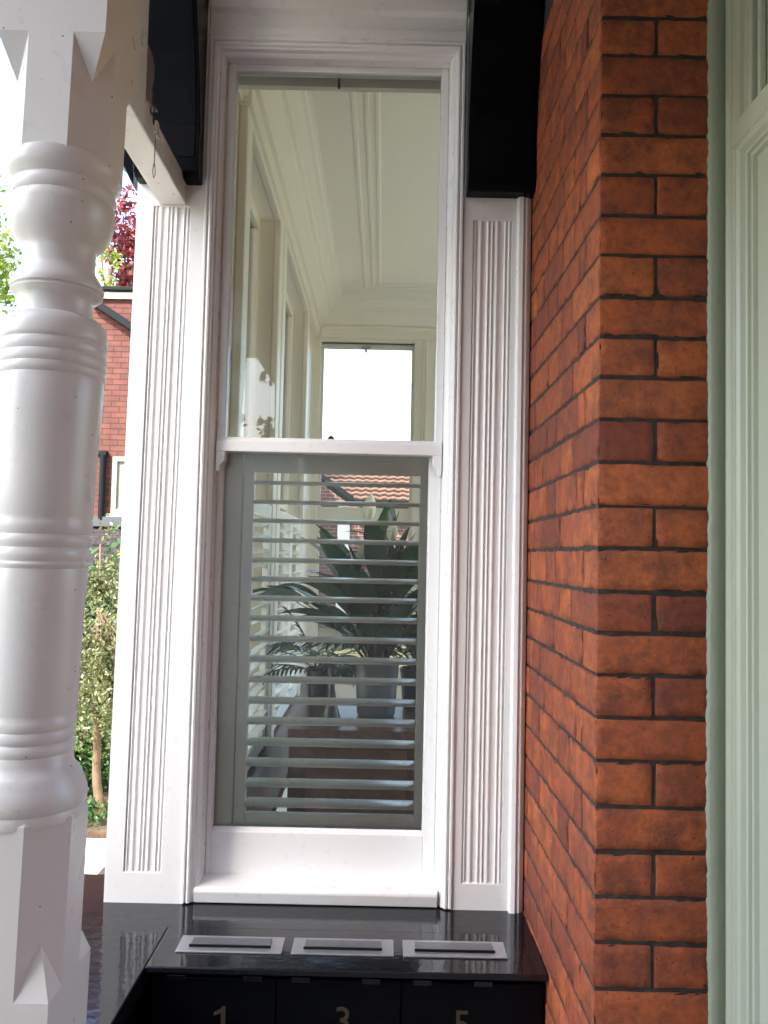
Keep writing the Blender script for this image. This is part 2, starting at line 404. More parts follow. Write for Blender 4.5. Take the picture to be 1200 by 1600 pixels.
# ------------------------------------------------------------------ fluted pilasters
def lerp(a, b, t): return a+(b-a)*t
RIDGES = [(.055, .045), (.20, .075), (.395, .05), (.50, .035), (.63, .065), (.84, .035), (.945, .045)]
def flute_profile():
    pts = [(0, 0), (.0, .0048)]
    for c, h in RIDGES:
        for k in range(11):
            a = -1+2*k/10
            pts.append((c+h*a*1.05, .0048-.0038*(.5+.5*math.cos(math.pi*a))**.8))
    pts += [(1, .0048), (1, 0)]
    return pts
def pilaster(label, Ltop, Lbot, Rtop, Rbot, ytop, ybot, fl, flank):
    """Ltop.. pixel abscissae of the edges, fl = (xl_top, xr_top, y_top, xl_bot, xr_bot, y_bot)"""
    P = thing('fluted_pilaster', label, 'pilaster', U((Lbot+Rbot)/2, ybot, YP))
    def ex(side, py):
        a, b = (Ltop, Lbot) if side == 'L' else (Rtop, Rbot)
        t = (py-ytop)/(ybot-ytop); return U(lerp(a, b, t), py, YP)
    ft, fb = fl[2], fl[5]
    F = lambda s, py: U(lerp(fl[0+s], fl[3+s], (py-ft)/(fb-ft)), py, YP)
    y0, y1 = YP, YP+.022
    def quad(bm, a, b, c, d):
        prism(bm, [(p.x, p.z) for p in (a, b, c, d)], 'y', y0, y1)
    # every height constant across the board
    zt, zb = ex('L', ytop).z, ex('L', ybot).z
    bm = NB()
    A, B = ex('L', ytop), ex('R', ytop); Cc, D = ex('R', ybot), ex('L', ybot)
    fa, fb_, fc, fd = F(0, ft), F(1, ft), F(1, fb), F(0, fb)
    zft, zfb = fa.z, fd.z
    fb_.z = zft; fc.z = zfb
    def onL(z): t = (z-zt)/(zb-zt); return lerp(A.x, D.x, t)
    def onR(z): t = (z-zt)/(zb-zt); return lerp(B.x, Cc.x, t)
    # one face with a hole, as four mitred pieces welded in one mesh
    outer = [(onL(zt), zt), (onR(zt), zt), (onR(zb), zb), (onL(zb), zb)]
    inner = [(fa.x, zft), (fb_.x, zft), (fc.x, zfb), (fd.x, zfb)]
    rows = []
    vo0 = [bm.verts.new((x, y0, z)) for x, z in outer]; vi0 = [bm.verts.new((x, y0, z)) for x, z in inner]
    vi1 = [bm.verts.new((x, y1-.014, z)) for x, z in inner]
    vo1 = [bm.verts.new((x, y1, z)) for x, z in outer]
    for i in range(4):
        j = (i+1) % 4
        bm.faces.new((vo0[i], vo0[j], vi0[j], vi0[i]))
        bm.faces.new((vi0[i], vi0[j], vi1[j], vi1[i]))
        bm.faces.new((vo0[i], vo1[i], vo1[j], vo0[j]))
    link('face_board', bm, WHITE, P, bevel=.0025, seg=2)
    bm = NB(); prof = flute_profile()
    rows = []
    for (xa, xb, z) in ((fa.x, fb_.x, zft), (fd.x, fc.x, zfb)):
        rows.append([(lerp(xa, xb, u), YP+.0012+d, z) for u, d in prof])
    loft(bm, rows)
    link('reeding', bm, WHITE, P, smooth=True)
    # the timber of the corner behind the face board
    bm = NB()
    prism(bm, [(x+(.002 if i in (0, 3) else -.002), z) for i, (x, z) in enumerate(outer)], 'y', YP+.0225, YP+flank)
    link('corner_post', bm, WHITE, P, bevel=.002)
    return P
pilaster('white pilaster with reeded panel left of the sash window under the beam', 232, 161, 330.5, 285.5, -60, 1415.5,
         (241, 297.5, 322, 193, 250, 1362), .27)
pilaster('white pilaster with reeded panel right of the sash window beside the bricks', 733, 703.5, 817, 796.5, -60, 1438,
         (740, 800, 344, 721, 783, 1380), .10)
# cover mould between right pilaster and brick
bm = NB()
xa, xb = UX(803, 869, YP), XB-.001
prof = [(xa-.004, YP+.03), (xa-.004, YP-.010), (xa, YP-.016), (xa+.012, YP-.018), (xa+.018, YP-.012), (xa+.024, YP-.013), (xa+.036, YP-.004), (xb-.006, YP+.000), (xb, YP+.004), (xb, YP+.03)]
zt, zb = UZ(831, -60, YP), UZ(815, 1444, YP)
loft(bm, [[(x, y, z) for x, y in prof] for z in (zt, zb)], closed=True, caps=True)
tag(link('cover_moulding', bm, WHITE, bevel=.0015), 'narrow bright white vertical moulding closing the joint against the orange brick', 'moulding')

# ------------------------------------------------------------------ sash window
def window_frame(bm, x0, x1, z0, z1, prof, sides='LTR'):
    """moulding profile (u inwards, y) mitred round an opening, open at the bottom unless B"""
    def rowpts(corner):
        res = []
        for u, y in prof:
            if corner == 'BL': res.append((x0+u, y, z0))
            if corner == 'TL': res.append((x0+u, y, z1-u))
            if corner == 'TR': res.append((x1-u, y, z1-u))
            if corner == 'BR': res.append((x1-u, y, z0))
        return res
    loft(bm, [rowpts(c) for c in ('BL', 'TL', 'TR', 'BR')])
ZT = UZ(520, 62, YP)             # top of the casing moulding
ZG = UZ(520, 117, 2.40)          # top of the glass
win = thing('sash_window', 'tall white timber sash window with horned upper sash and shutter behind its lower pane', 'window', ((XL+XR)/2, YP, ZL))
bm = NB()
U1 = .043
prof = [(0, YP+.05), (0, YP-.004), (.003, YP-.007), (.008, YP-.007), (.010, YP-.003), (.011, YP+.001), (.0135, YP-.004), (.018, YP-.006), (.0225, YP-.004), (.025, YP+.002),
        (.030, YP+.004), (.032, YP+.010), (.0335, YP+.016), (.037, YP+.018), (.040, YP+.022), (U1, YP+.026), (U1, YP+.12)]
window_frame(bm, XL, XR, ZL+.004, ZT, prof)
link('casing', bm, WHITE, win, bevel=0)
# frieze board above the casing, with its shallow bands
bm = NB()
zz = [(ZT, 0), (ZT+.012, -.004), (ZT+.03, -.004), (ZT+.036, .004), (ZT+.075, .004), (ZT+.085, -.010), (ZT+.11, -.014), (ZC, -.014)]
loft(bm, [[(XL-.16 if False else XL, YP+d, z) for z, d in zz], [(XR, YP+d, z) for z, d in zz]])
link('head_board', bm, WHITE, win)
xi0, xi1 = XL+U1, XR-U1
gx0, gx1 = -.463, .142
zm0, zm1 = UZ(515, 709, 2.385), UZ(515, 686, 2.385)       # meeting rail
us = thing('upper_sash', None, None, (0, 0, 0)); us.parent = win; us.location = (-win.location.x, -win.location.y, -win.location.z)
bm = NB()
box(bm, xi0+.0005, gx0, 2.386, 2.42, zm0, ZT-U1-.0005); box(bm, gx1, xi1-.0005, 2.386, 2.42, zm0, ZT-U1-.0005)
link('stile', bm, WHITE, us, bevel=.003)
bm = NB(); box(bm, gx0, gx1, 2.3875, 2.4185, ZG, ZT-U1-.0005); link('top_rail', bm, WHITE, us, bevel=.002)
bm = NB()
zc = (zm0+zm1)/2
prism(bm, [(2.372, zm0), (2.372, zm1-.012), (2.385, zm1), (2.42, zm1+.004), (2.42, zm0)], 'x', xi0+.003, xi1-.003)
link('meeting_rail', bm, WHITE, us, bevel=.002)
bm = NB(); box(bm, gx0-.002, gx1+.002, 2.400, 2.404, zm1-.003, ZG+.003); link('glass_pane', bm, GLASS, us)
for s, xe in ((1, xi0+.003), (-1, xi1-.003)):               # sash horns
    bm = NB()
    H = [(0, 0), (.026, 0), (.026, -.020), (.0245, -.028), (.020, -.034), (.014, -.040), (.012, -.047), (.010, -.056), (.004, -.060), (0, -.054)]
    prism(bm, [(xe+s*u, zm0+.001+v) for u, v in H], 'y', 2.374, 2.416)
    link('horn', bm, WHITE, us, bevel=.002)
# lower sash
ls = thing('lower_sash', None, None); ls.parent = win; ls.location = us.location.copy()
lx0, lx1 = -.474, .131
zgl = UZ(500, 1294, 2.435); zgt = UZ(520, 711, 2.435); zrb = UZ(500, 1370, 2.422)
bm = NB(); box(bm, xi0+.0005, lx0, 2.422, 2.46, zrb, zm1-.002); link('stile', bm, WHITE, ls, bevel=.003)
bm = NB(); box(bm, lx1, xi1-.0005, 2.422, 2.46, zrb, zm1-.002); link('stile', bm, WHITE, ls, bevel=.003)
bm = NB(); prism(bm, [(2.422, zrb), (2.422, zgl-.012), (2.436, zgl), (2.458, zgl), (2.458, zrb)], 'x', lx0, lx1); link('bottom_rail', bm, WHITE, ls, bevel=.002)
bm = NB(); box(bm, lx0, lx1, 2.424, 2.459, zgt, zm1-.003); link('top_rail', bm, WHITE, ls, bevel=.002)
bm = NB(); box(bm, lx0-.002, lx1+.002, 2.437, 2.441, zgl-.003, zgt+.003); link('glass_pane', bm, GLASS, ls)
# thin putty bead
bm = NB()
for (a, b, c, d) in ((lx0, lx0+.003, zgl, zgt), (lx1-.003, lx1, zgl, zgt)): box(bm, a, b, 2.431, 2.4365, c, d)
link('putty', bm, WHITE, ls, bevel=.001)
# black lift / fastener seen on the meeting rail, pivot at the head
bm = NB(); lathe(bm, [(.002, zm1+.003), (.010, zm1+.004), (.011, zm1+.009), (.006, zm1+.016), (.001, zm1+.018)], UX(517, 690, 2.44), 2.44, 16)
link('fastener', bm, DARK, ls, smooth=True)
bm = NB(); x = UX(530, 120, 2.43); box(bm, x-.0035, x+.0035, 2.43, 2.438, ZG-.022, ZG+.02); link('catch', bm, BRASS, us, bevel=.001)
# sill
bm = NB()
zs1 = UZ(500, 1369, 2.42); zs2 = UZ(500, 1390, 2.335)
prism(bm, [(2.47, ZL+.002), (2.335, ZL+.002), (2.327, zs2-.010), (2.330, zs2-.003), (2.338, zs2), (2.425, zs1), (2.47, zs1+.002)], 'x', xi0-.010, xi1+.004)
link('sill', bm, WHITE, win, bevel=.003)
# inner lining
bm = NB()
box(bm, xi0-.03, xi0+.0003, 2.46, 2.51, zrb-.06, ZT+.01); box(bm, xi1-.0003, xi1+.03, 2.46, 2.51, zrb-.06, ZT+.01)
box(bm, xi0, xi1, 2.43, 2.468, ZT-U1+.012, ZT+.01); box(bm, xi0, xi1, 2.461, 2.54, zrb-.03, zrb+.0)
box(bm, xi0, xi1, 2.446, 2.4295+.04, UZ(520, 137, 2.45), ZT-U1+.0115)
link('inner_lining', bm, CREAM, win)

# ------------------------------------------------------------------ black brackets
def bracket(label, x0, x1, zb, prof, yw):
    """prof: (distance out from the wall, height above the bottom)"""
    b = thing('eaves_bracket', label, 'bracket', ((x0+x1)/2, yw, zb), 'black brackets under the eaves')
    pts = [(yw, zb)] + [(yw-d, zb+h) for d, h in prof] + [(yw, zb+prof[-1][1])]
    bm = NB(); prism(bm, pts, 'x', x0, x1)
    link('body', bm, BLACK, b, bevel=.003)
    bm = NB()
    # raised face board following the profile, set in from both edges
    m = .010
    pp = [(yw-d-.004, zb+h) for d, h in prof if h > .03 and h < .62]
    pq = [(yw-d+.004, zb+h) for d, h in prof if h > .03 and h < .62]
    prism(bm, pp+pq[::-1], 'x', x0+m, x1-m)
    link('face_strip', bm, BLACK, b, bevel=.001)
    return b
PROF = [(.045, 0), (.062, .012), (.070, .05), (.064, .10), (.060, .14), (.066, .20), (.078, .26), (.098, .33), (.125, .40), (.150, .47), (.165, .54), (.170, .62), (.170, .80)]
zb = UZ(780, 299, YP-.05)
bracket('black gloss bracket above the right pilaster against the brick pier', UX(731, 200, YP-.03), UX(833, 200, YP), zb, PROF, YP-.002)
zb = UZ(310, 281, YP-.04)
bracket('black gloss bracket above the left pilaster behind the hanging hook', UX(236, 100, YP)-.02, UX(322, 140, YP), zb, PROF, YP-.002)
# side bracket on the outer flank of the corner
ob = thing('eaves_bracket', 'small dark bracket end below the beam on the outer flank of the corner', 'bracket', U(214, 290, 2.47), 'black brackets under the eaves')
bm = NB()
p = [U(216, 303, 2.45), U(216, 240, 2.45), U(140, 170, 2.45), U(140, 215, 2.45), U(196, 262, 2.45)]
prism(bm, [(q.x, q.z) for q in p], 'y', 2.40, 2.52); link('body', bm, BLACK, ob, bevel=.003)

# ------------------------------------------------------------------ beam, frieze board, hook
bx1 = UX(292, 300, YP); bzt, bzb = UZ(292, 281, YP), UZ(291, 321, YP); bx0 = UX(250, 320, YP)
beam = thing('porch_beam', 'white painted square beam running from the porch front back to the left pilaster', 'beam', (bx1, YP, bzb))
bm = NB(); box(bm, bx0, bx1, -2.35, YP-.001, bzb, bzt); link('timber', bm, WHITE_OLD, beam, bevel=.004)
fb = thing('frieze_board', 'white upright board standing on the porch beam beside the turned post', 'board', (bx1, 1.8, bzt))
yf = 1.3; 
yfe = bx1*FPX/(219-600-13)
bm = NB(); box(bm, bx1-.030, bx1-.004, -2.35, yfe, bzt+.0005, ZC-.001); link('board', bm, WHITE_OLD, fb, bevel=.003)
bm = NB()
def at_x(px, py, X):         # point of the plane x = X
    d = fw*FPX + rt*(px-600) - up*(py-800); s = X/d.x; return (d.y*s, E+d.z*s)
sp = [at_x(*q, bx1-.012) for q in ((217, 60), (229, 68), (236, 84), (240, 104), (239, 122), (236, 140), (238, 160), (246, 176), (219, 150))]
prism(bm, sp, 'x', bx1-.026, bx1-.008); link('shaped_end', bm, BROWNP, fb, bevel=.002)
hk = thing('wire_hook', 'rusty wire hook hanging by a short chain from the white beam', 'hook')
bm = NB()
def hp(px, py, dx=.010):
    y, z = at_x(px, py, bx1+dx); return (bx1+dx, y, z)
for i, (px, py) in enumerate(((238, 158), (237, 172), (239, 186))):
    y, z = at_x(px, py, bx1+.006)
    a = math.radians(90*(i % 2))
    tube(bm, [(bx1+.008+.005*math.cos(t)*math.sin(a), y+.005*math.cos(t)*math.cos(a), z+.013*math.sin(t)) for t in [2*math.pi*k/12 for k in range(13)]], .0018, 6)
link('chain', bm, IRON, hk, smooth=True)
bm = NB()
y, z = at_x(245, 202, bx1+.012)
tube(bm, [(bx1+.012, y+.016*math.cos(t), z+.018*math.sin(t)) for t in [2*math.pi*k/20 for k in range(21)]], .0028, 8)
link('ring', bm, WHITE_OLD, hk, smooth=True)
bm = NB()
tube(bm, [hp(243, 208, .014), hp(242.5, 225, .014), hp(241, 255, .014), hp(239, 262, .014), hp(238.5, 270, .014), hp(240, 278, .014), hp(242.5, 272, .014), hp(242.2, 262, .014), hp(241, 254, .014)], .0011, 6)
link('hook_wire', bm, IRON, hk, smooth=True)

# ------------------------------------------------------------------ turned porch post
D0 = .90; A = .0565
ax = lambda py: 118 - .0625*py                       # axis of the post in the photograph
def AX(py): return U(ax(py), py, D0)
p0, p1 = AX(100), AX(1500)
lean = (p1.x-p0.x)/(p1.z-p0.z); xz = lambda z: p0.x + lean*(z-p0.z)
zpx = lambda py: AX(py).z
zf = lambda py: U(ax(py), py, D0-A).z        # heights read off the front faces
post = thing('turned_post', 'large white turned timber post with octagonal ends standing at the left of the porch', 'post', (xz(ZL), D0, 0))
def post_stop(bm, zs, zd, ze, A=A):
    """square above zs, pyramid stops to zd, octagon on to ze"""
    k = .414*A
    c = lambda x, y, z: bm.verts.new((xz(z)+x, D0+y, z))
    for q in range(4):
        ca, sa = math.cos(q*math.pi/2), math.sin(q*math.pi/2)
        r = lambda x, y: (x*ca-y*sa, x*sa+y*ca)
        Av = c(*r(k, -A), zs); B = c(*r(A, -A), zs); Cv = c(*r(A, -k), zs); Dv = c(*r(.707*A, -.707*A), zd)
        Ae = c(*r(k, -A), ze); Ce = c(*r(A, -k), ze)
        bm.faces.new((Av, B, Dv)); bm.faces.new((B, Cv, Dv)); bm.faces.new((Av, Dv, Cv, Ce, Ae))
        A2 = c(*r(-k, -A), zs); E2 = c(*r(-k, -A), ze)
        bm.faces.new((A2, Av, Ae, E2))
    ring = []
    for q in range(4):
        ca, sa = math.cos(q*math.pi/2), math.sin(q*math.pi/2)
        for x, y in ((-k, -A), (k, -A)): ring.append(c(x*ca-y*sa, x*sa+y*ca, ze))
    inner = [c((v.co.x-xz(ze))*.9, (v.co.y-D0)*.9, ze+(.008 if zs < ze else -.008)) for v in ring]
    for i in range(8): bm.faces.new((ring[i], ring[(i+1) % 8], inner[(i+1) % 8], inner[i]))
    bm.faces.new(inner)
def block(bm, za, zb, A=A):
    vs = [[bm.verts.new((xz(z)+x, D0+y, z)) for x, y in ((A, -A), (A, A), (-A, A), (-A, -A))] for z in (za, zb)]
    for i in range(4): bm.faces.new((vs[0][i], vs[0][(i+1) % 4], vs[1][(i+1) % 4], vs[1][i]))
    bm.faces.new(vs[0]); bm.faces.new(vs[1][::-1])
bm = NB(); block(bm, zf(49), ZC-.001); post_stop(bm, zf(49), zf(116), zf(230)); bmesh.ops.remove_doubles(bm, verts=bm.verts[:], dist=.0002)
link('upper_block', bm, WHITE_OLD, post, bevel=.0022)
bm = NB(); block(bm, zf(1566), 0.001, .0590); post_stop(bm, zf(1566), zf(1488), zf(1292), .0590); bmesh.ops.remove_doubles(bm, verts=bm.verts[:], dist=.0002)
link('lower_block', bm, WHITE_OLD, post, bevel=.0022)
K = .000619
edge = [  # right-hand outline of the turning: (x, y) in the photograph
 (196, 262), (199, 264), (200, 270), (199, 281), (195, 288), (189, 294), (185, 298), (188, 302), (189, 312), (186, 318), (183.5, 321), (187, 325), (187.5, 336), (185, 352), (179, 368), (170, 380), (160, 388), (155, 393),
 (154, 400), (152.5, 420), (155, 428), (161, 436), (166, 444), (169, 451), (168, 456), (164, 458), (166, 462), (160, 466), (153, 469), (150, 474), (149, 494), (150, 498), (158, 500), (165, 504), (171, 511), (174, 520), (175, 528),
 (175, 535), (174, 538), (171, 541), (173.5, 545), (173.5, 555), (170, 560), (173, 564), (173, 574), (170, 578), (172, 581), (171, 590), (167.5, 594), (169, 600), (164, 650), (159, 700), (154, 760), (150.5, 806), (148.5, 812), (150, 816),
 (150, 828), (145.5, 835), (149, 840), (148, 848), (143, 855), (146, 860), (145.5, 870), (141.5, 876), (144, 880), (143, 884), (140, 887), (141.5, 900), (135, 960), (129.5, 1030), (124.5, 1098), (122, 1108),
 (120.5, 1114), (122.5, 1118), (122.5, 1128), (119, 1134), (121.5, 1138), (121, 1148), (117, 1153), (120.5, 1157), (120.5, 1166), (116.5, 1172), (118, 1176), (118, 1184), (120, 1192), (127, 1199), (132, 1206), (134, 1214), (136, 1218), (139, 1226), (141, 1236), (140, 1248), (137, 1254), (139, 1260), (138, 1270)]
prof = [((x-ax(y))*K, zpx(y)) for x, y in edge]
bm = NB()
n = 96; rows = []
for r, z in prof: rows.append([(xz(z)+r*math.cos(2*math.pi*i/n), D0+r*math.sin(2*math.pi*i/n), z) for i in range(n)])
loft(bm, rows, closed=True, caps=True)
o = link('turned_shaft', bm, WHITE_OLD, post, smooth=True)
sharpen(o, 38)

# ------------------------------------------------------------------ black ledge and letterbox cabinet
ledge = thing('window_ledge', 'glossy black painted ledge under the white window and along the left side', 'ledge', (0, YP, ZL))
bm = NB()
YE = atz(540, 1455, ZL).y
xe = atz(262, 1452, ZL).x-.0015
prism(bm, [(-.98, .0), (xe, .0), (xe, YE), (XB-.001, YE), (XB-.001, YP+.2), (-.98, YP+.2)], 'z', ZL-.05, ZL)
link('top', bm, BLACKTOP, ledge, bevel=.004)
bm = NB(); prism(bm, [(-.9, .0), (xe-.03, .0), (xe-.03, YE+.03), (XB-.002, YE+.03), (XB-.002, YP+.2), (-.9, YP+.2)], 'z', -.11, ZL-.05)
link('dwarf_wall', bm, BLACK, ledge)
cab = thing('letterbox_cabinet', 'black cabinet of three numbered letterboxes with slots in its lid below the window', 'letterbox', (0, 2.0, 0))
zl = ZL+.003
YF = atz(540, 1517, zl).y      # front edge of the lid
lx = atz(262, 1452, ZL).x
bm = NB(); box(bm, lx, XB-.0015, YF, YE-.001, zl-.015, zl); link('lid', bm, BLACKTOP, cab, bevel=.003)
yd = YF+.028
bm = NB(); box(bm, lx+.004, XB-.002, yd+.012, YE-.003, 0.0, zl-.016); link('carcass', bm, BLACK, cab, bevel=.002)
seams = [lx+.006, UX(431, 1560, yd), UX(627, 1560, yd), XB-.006]
for i, num in enumerate('135'):
    a, b = seams[i], seams[i+1]
    bm = NB(); box(bm, a+.0015, b-.0015, yd, yd+.0115, .22, zl-.036)
    d = link('door', bm, BLACK, cab, bevel=.002)
    px = (343, 536, 722)[i]
    cu = bpy.data.curves.new('numeral', 'FONT'); cu.body = num; cu.size = .088; cu.extrude = .0012; cu.align_x = 'CENTER'
    tmp = bpy.data.objects.new('tmp', cu); C.objects.link(tmp); bpy.context.view_layer.update()
    me = bpy.data.meshes.new_from_object(tmp.evaluated_get(bpy.context.evaluated_depsgraph_get()))
    bpy.data.objects.remove(tmp)
    zt = UZ(px, (1572, 1573, 1579)[i], yd)
    ymax = max(v.co.y for v in me.vertices)
    me.transform(Matrix.Translation((UX(px, 1580, yd), yd-.0012, zt-ymax)) @ Matrix.Rotation(R(90), 4, 'X'))
    me.transform(Matrix.Translation((0, -2.0, 0)))
    if num == '1':
        b1 = NB(); X_, Z_, Y_ = UX(349, 1580, yd), zt, yd-.0024
        prism(b1, [(X_-.005, Z_-.064), (X_+.005, Z_-.064), (X_+.005, Z_), (X_-.002, Z_), (X_-.006, Z_-.006), (X_-.022, Z_-.014), (X_-.022, Z_-.021), (X_-.005, Z_-.015)], 'y', Y_, yd)
        b1.to_mesh(me); b1.free(); me.transform(Matrix.Translation((0, -2.0, 0)))
    me.materials.clear(); me.materials.append(BRASS)
    no = bpy.data.objects.new('numeral', me); C.objects.link(no); no.parent = d
    for px2 in ((275, 395), (470, 580), (660, 755))[i]:
        bm = NB(); x = UX(px2, 1527, yd); box(bm, x-.022, x+.022, yd-.003, yd+.002, zl-.042, zl-.030)
        link('hinge', bm, BLACKTOP, d, bevel=.001); 
for (a, b) in ((273, 442), (453, 617), (628, 795)):
    yy = lambda py: (E-zl)*FPX/(py-869.0)
    t = .0216
    sh_ = ((a+b)/2-536)*.0216
    y1 = atz((a+b)/2, 1469+sh_, zl).y; y0 = atz((a+b)/2, 1494+sh_, zl).y
    x0 = UX(a+2, 1490, y0+.01); x1 = UX(b-2, 1494, y0+.01)
    fr = NB(); box(fr, x0, x1, y0, y1, zl, zl+.0045)
    f = link('letter_plate', fr, METAL, cab, bevel=.0015)
    bm = NB(); m = .030
    box(bm, x0+m, x1-m, y0+.026, y1-.016, zl+.0045, zl+.0075); link('flap', bm, FLAPM, f, bevel=.001)
    bm = NB(); box(bm, x0+m-.002, x1-m+.002, y0+.0205, y0+.0245, zl+.0045, zl+.0105); link('flap_lip', bm, GUTTER, f, bevel=.001)

# ------------------------------------------------------------------ green door frame on the right
gf = thing('door_frame', 'pale green panelled door frame with slanting top rail at the right edge', 'door frame', (XG, YB, 0))
xg = UX(1131, 700, YB)
bm = NB()
wob = random.Random(5)
ys = YB - .004
rows = []
z = -.05
while z < ZC:                       # sealant strip with its wandering edge
    e = XG - .002 + noise.noise(Vector((z*2, 4, 1)))*.004 + noise.noise(Vector((z*31, 2, 7)))*.0012 + wob.gauss(0, .0007) + .0015
    rows.append([(e, YB+.002, z), (e+.0015, ys-.001, z), (e+.006, ys-.004, z), (xg+.002, ys-.004, z), (xg+.002, YB+.02, z)]); z += .008
loft(bm, rows)
link('sealant_strip', bm, GREEN_D, gf, smooth=True)
prof = [(xg+.10, ys-.001), (xg, ys-.001), (xg, ys-.008), (xg+.004, ys-.014), (xg+.008, ys-.017), (xg+.008, ys-.021), (xg+.003, ys-.026), (xg+.001, ys-.034), (xg+.003, ys-.042), (xg+.010, ys-.047),
        (xg+.016, ys-.049), (xg+.019, ys-.056), (xg+.014, ys-.060), (xg+.013, ys-.066), (xg+.018, ys-.072), (xg+.026, ys-.076), (xg+.026, ys-.084)]
bm = NB(); loft(bm, [[(x, y, z) for x, y in prof] for z in (-.05, ZC)])
link('jamb', bm, GREEN, gf)
zr1 = UZ(1142, 190, 1.52); zr0 = UZ(1143, 226, 1.52)
XR2 = xg-.001
bm = NB(); box(bm, XR2, xg+.06, 0.76, ys-.030, zr0, zr1); link('transom_rail', bm, GREEN, gf, bevel=.003)
def lring(prof, y1, zt):            # mitred stop: down the jamb side, along the top towards the camera
    bm = NB()
    loft(bm, [[(x, y1-u, -.05) for u, x in prof], [(x, y1-u, zt-u) for u, x in prof], [(x, .76, zt-u) for u, x in prof]])
    return bm
P2 = [(0, xg+.05), (0, xg+.003), (.004, xg-.002), (.012, xg-.003), (.018, xg+.002), (.022, xg+.010), (.026, xg+.012), (.027, xg+.018), (.036, xg+.018), (.038, xg+.026), (.20, xg+.026)]
link('panel_moulding', lring(P2, ys-.047, zr0), GREEN, gf)
bm = NB(); box(bm, xg+.026, xg+.030, .76, ys-.08, zr1, ZC-.02); link('upper_panel', bm, GREEN, gf)
for i, dy in enumerate((.088, .112)):
    bm = NB(); box(bm, xg+.006+.006*i, xg+.0255, ys-dy-.012, ys-dy, zr1+.0005, ZC-.02); link('glazing_bar', bm, GREEN, gf, bevel=.004)
# rest of that wall, behind the camera, and an unseen wing added to shade the porch and bounce light
bm = NB(); box(bm, xg+.0, xg+.2, -2.4, .75, 0, ZC); tag(link('side_wall', bm, BRICKSIDE), 'red brick porch wall continuing from the green door frame towards the viewer', 'wall')
bm = NB()
for q_ in ((-4.8, -1.30, -.1, 9), (-.98, 1.2, -.1, 9), (-1.30, -.98, -.1, 2.55), (-1.30, -.98, 3.40, 9)): box(bm, q_[0], q_[1], -2.75, -2.42, q_[2], q_[3])  # opening added so sky reflects as a bright patch in the pane
tag(link('added_shade_wing', bm, mat('added wing cream render', (.60, .60, .56), .9, nscale=2, namt=.1, bscale=60, bamt=.4)), 'tall unseen cream wall added behind the viewer to shade the porch and bounce light', 'wall')

# ------------------------------------------------------------------ the bay room behind the window
XI = -.50; YI = 5.55; ZCE = 3.30
def wall_x(bm, x0, x1, y0, y1, z0, z1, holes):
    """wall along y with holes (ya, yb, za, zb)"""
    ys_ = sorted(holes); y = y0
    for ya, yb, za, zb in ys_:
        box(bm, x0, x1, y, ya, z0, z1); box(bm, x0, x1, ya, yb, z0, za); box(bm, x0, x1, ya, yb, zb, z1); y = yb
    box(bm, x0, x1, y, y1, z0, z1)
ZS, ZH = UZ(500, 1300, 2.44), ZG+.01
SIDE = [(2.74, 3.52), (3.76, 4.84)]
bm = NB(); wall_x(bm, XI-.18, XI, 2.62, YI, -.1, 3.6, [(a, b, ZS, ZH) for a, b in SIDE]); structure('room_side_wall', bm, CREAM)
fx0, fx1 = UX(502, 700, YI), UX(641, 700, YI)
bm = NB()
for (x0, x1, z0, z1) in ((XI, fx0-.03, -.1, 3.6), (fx1+.03, .9, -.1, 3.6), (fx0-.03, fx1+.03, -.1, ZS), (fx0-.03, fx1+.03, ZH, 3.6)): box(bm, x0, x1, YI, YI+.16, z0, z1)
structure('room_end_wall', bm, CREAM)
bm = NB(); box(bm, xi1+.03, 4.2, 2.46, 2.60, -.1, 3.4); box(bm, XI-.18, xi1+.03, 2.475, 2.50, ZT+.011, 3.4); box(bm, XI-.0, xi1+.03, 2.475, 2.60, -.1, ZS-.05)
structure('room_near_wall', bm, CREAM)
bm = NB(); box(bm, XI-.3, .72, 2.34, YI+.2, ZCE, ZCE+.1); structure('room_ceiling', bm, CREAM)
bm = NB(); box(bm, .721, 4.2, 2.6, 7.5, ZCE+.02, ZCE+.026); tag(link('added_glass_roof', bm, GLASS2), 'unseen glazed roof added to the right of the bay room to let in daylight', 'roof')  # unseen sun room, added to brighten the bay room
PALEFLOOR = mat('pale limestone floor', (.72, .68, .58), .5, nscale=3, namt=.1)
bm = NB(); box(bm, XI-.2, 4.2, 2.5, YI+.2, -.1, .12); box(bm, 1.2, 4.2, YI+.2, 7.5, -.1, .12); structure('room_floor', bm, PALEFLOOR)  # runs on under the added sun room, pale to bounce light up
bm = NB(); box(bm, 4.2, 4.4, 2.4, 7.5, -.1, 1.0); structure('added_sun_room_wall', bm, CREAM)  # low far side of the added sun room
# cornice and ceiling borders
cor = thing('room_cornice', 'cream moulded plaster cornice and ceiling border seen through the upper pane', 'cornice', (XI, 4, 3.2))
cp = [(0, 3.06), (.012, 3.06), (.018, 3.075), (.030, 3.08), (.034, 3.10), (.050, 3.13), (.085, 3.17), (.105, 3.19), (.110, 3.215), (.125, 3.22), (.13, 3.245), (.165, 3.27), (.18, 3.275), (.185, 3.295), (.20, 3.2995)]
bm = NB(); loft(bm, [[(XI+u, 2.50, z) for u, z in cp], [(XI+u, YI-u, z) for u, z in cp], [(.72, YI-u, z) for u, z in cp]])
link('cornice', bm, CREAM, cor)
for off in (.34, .39, .43):
    bm = NB(); q = [(off, 3.2995), (off+.006, 3.292), (off+.018, 3.290), (off+.024, 3.2995)]
    loft(bm, [[(XI+u, 2.50, z) for u, z in q], [(XI+u, YI-u, z) for u, z in q], [(.72, YI-u, z) for u, z in q]])
    link('border', bm, CREAM, cor)
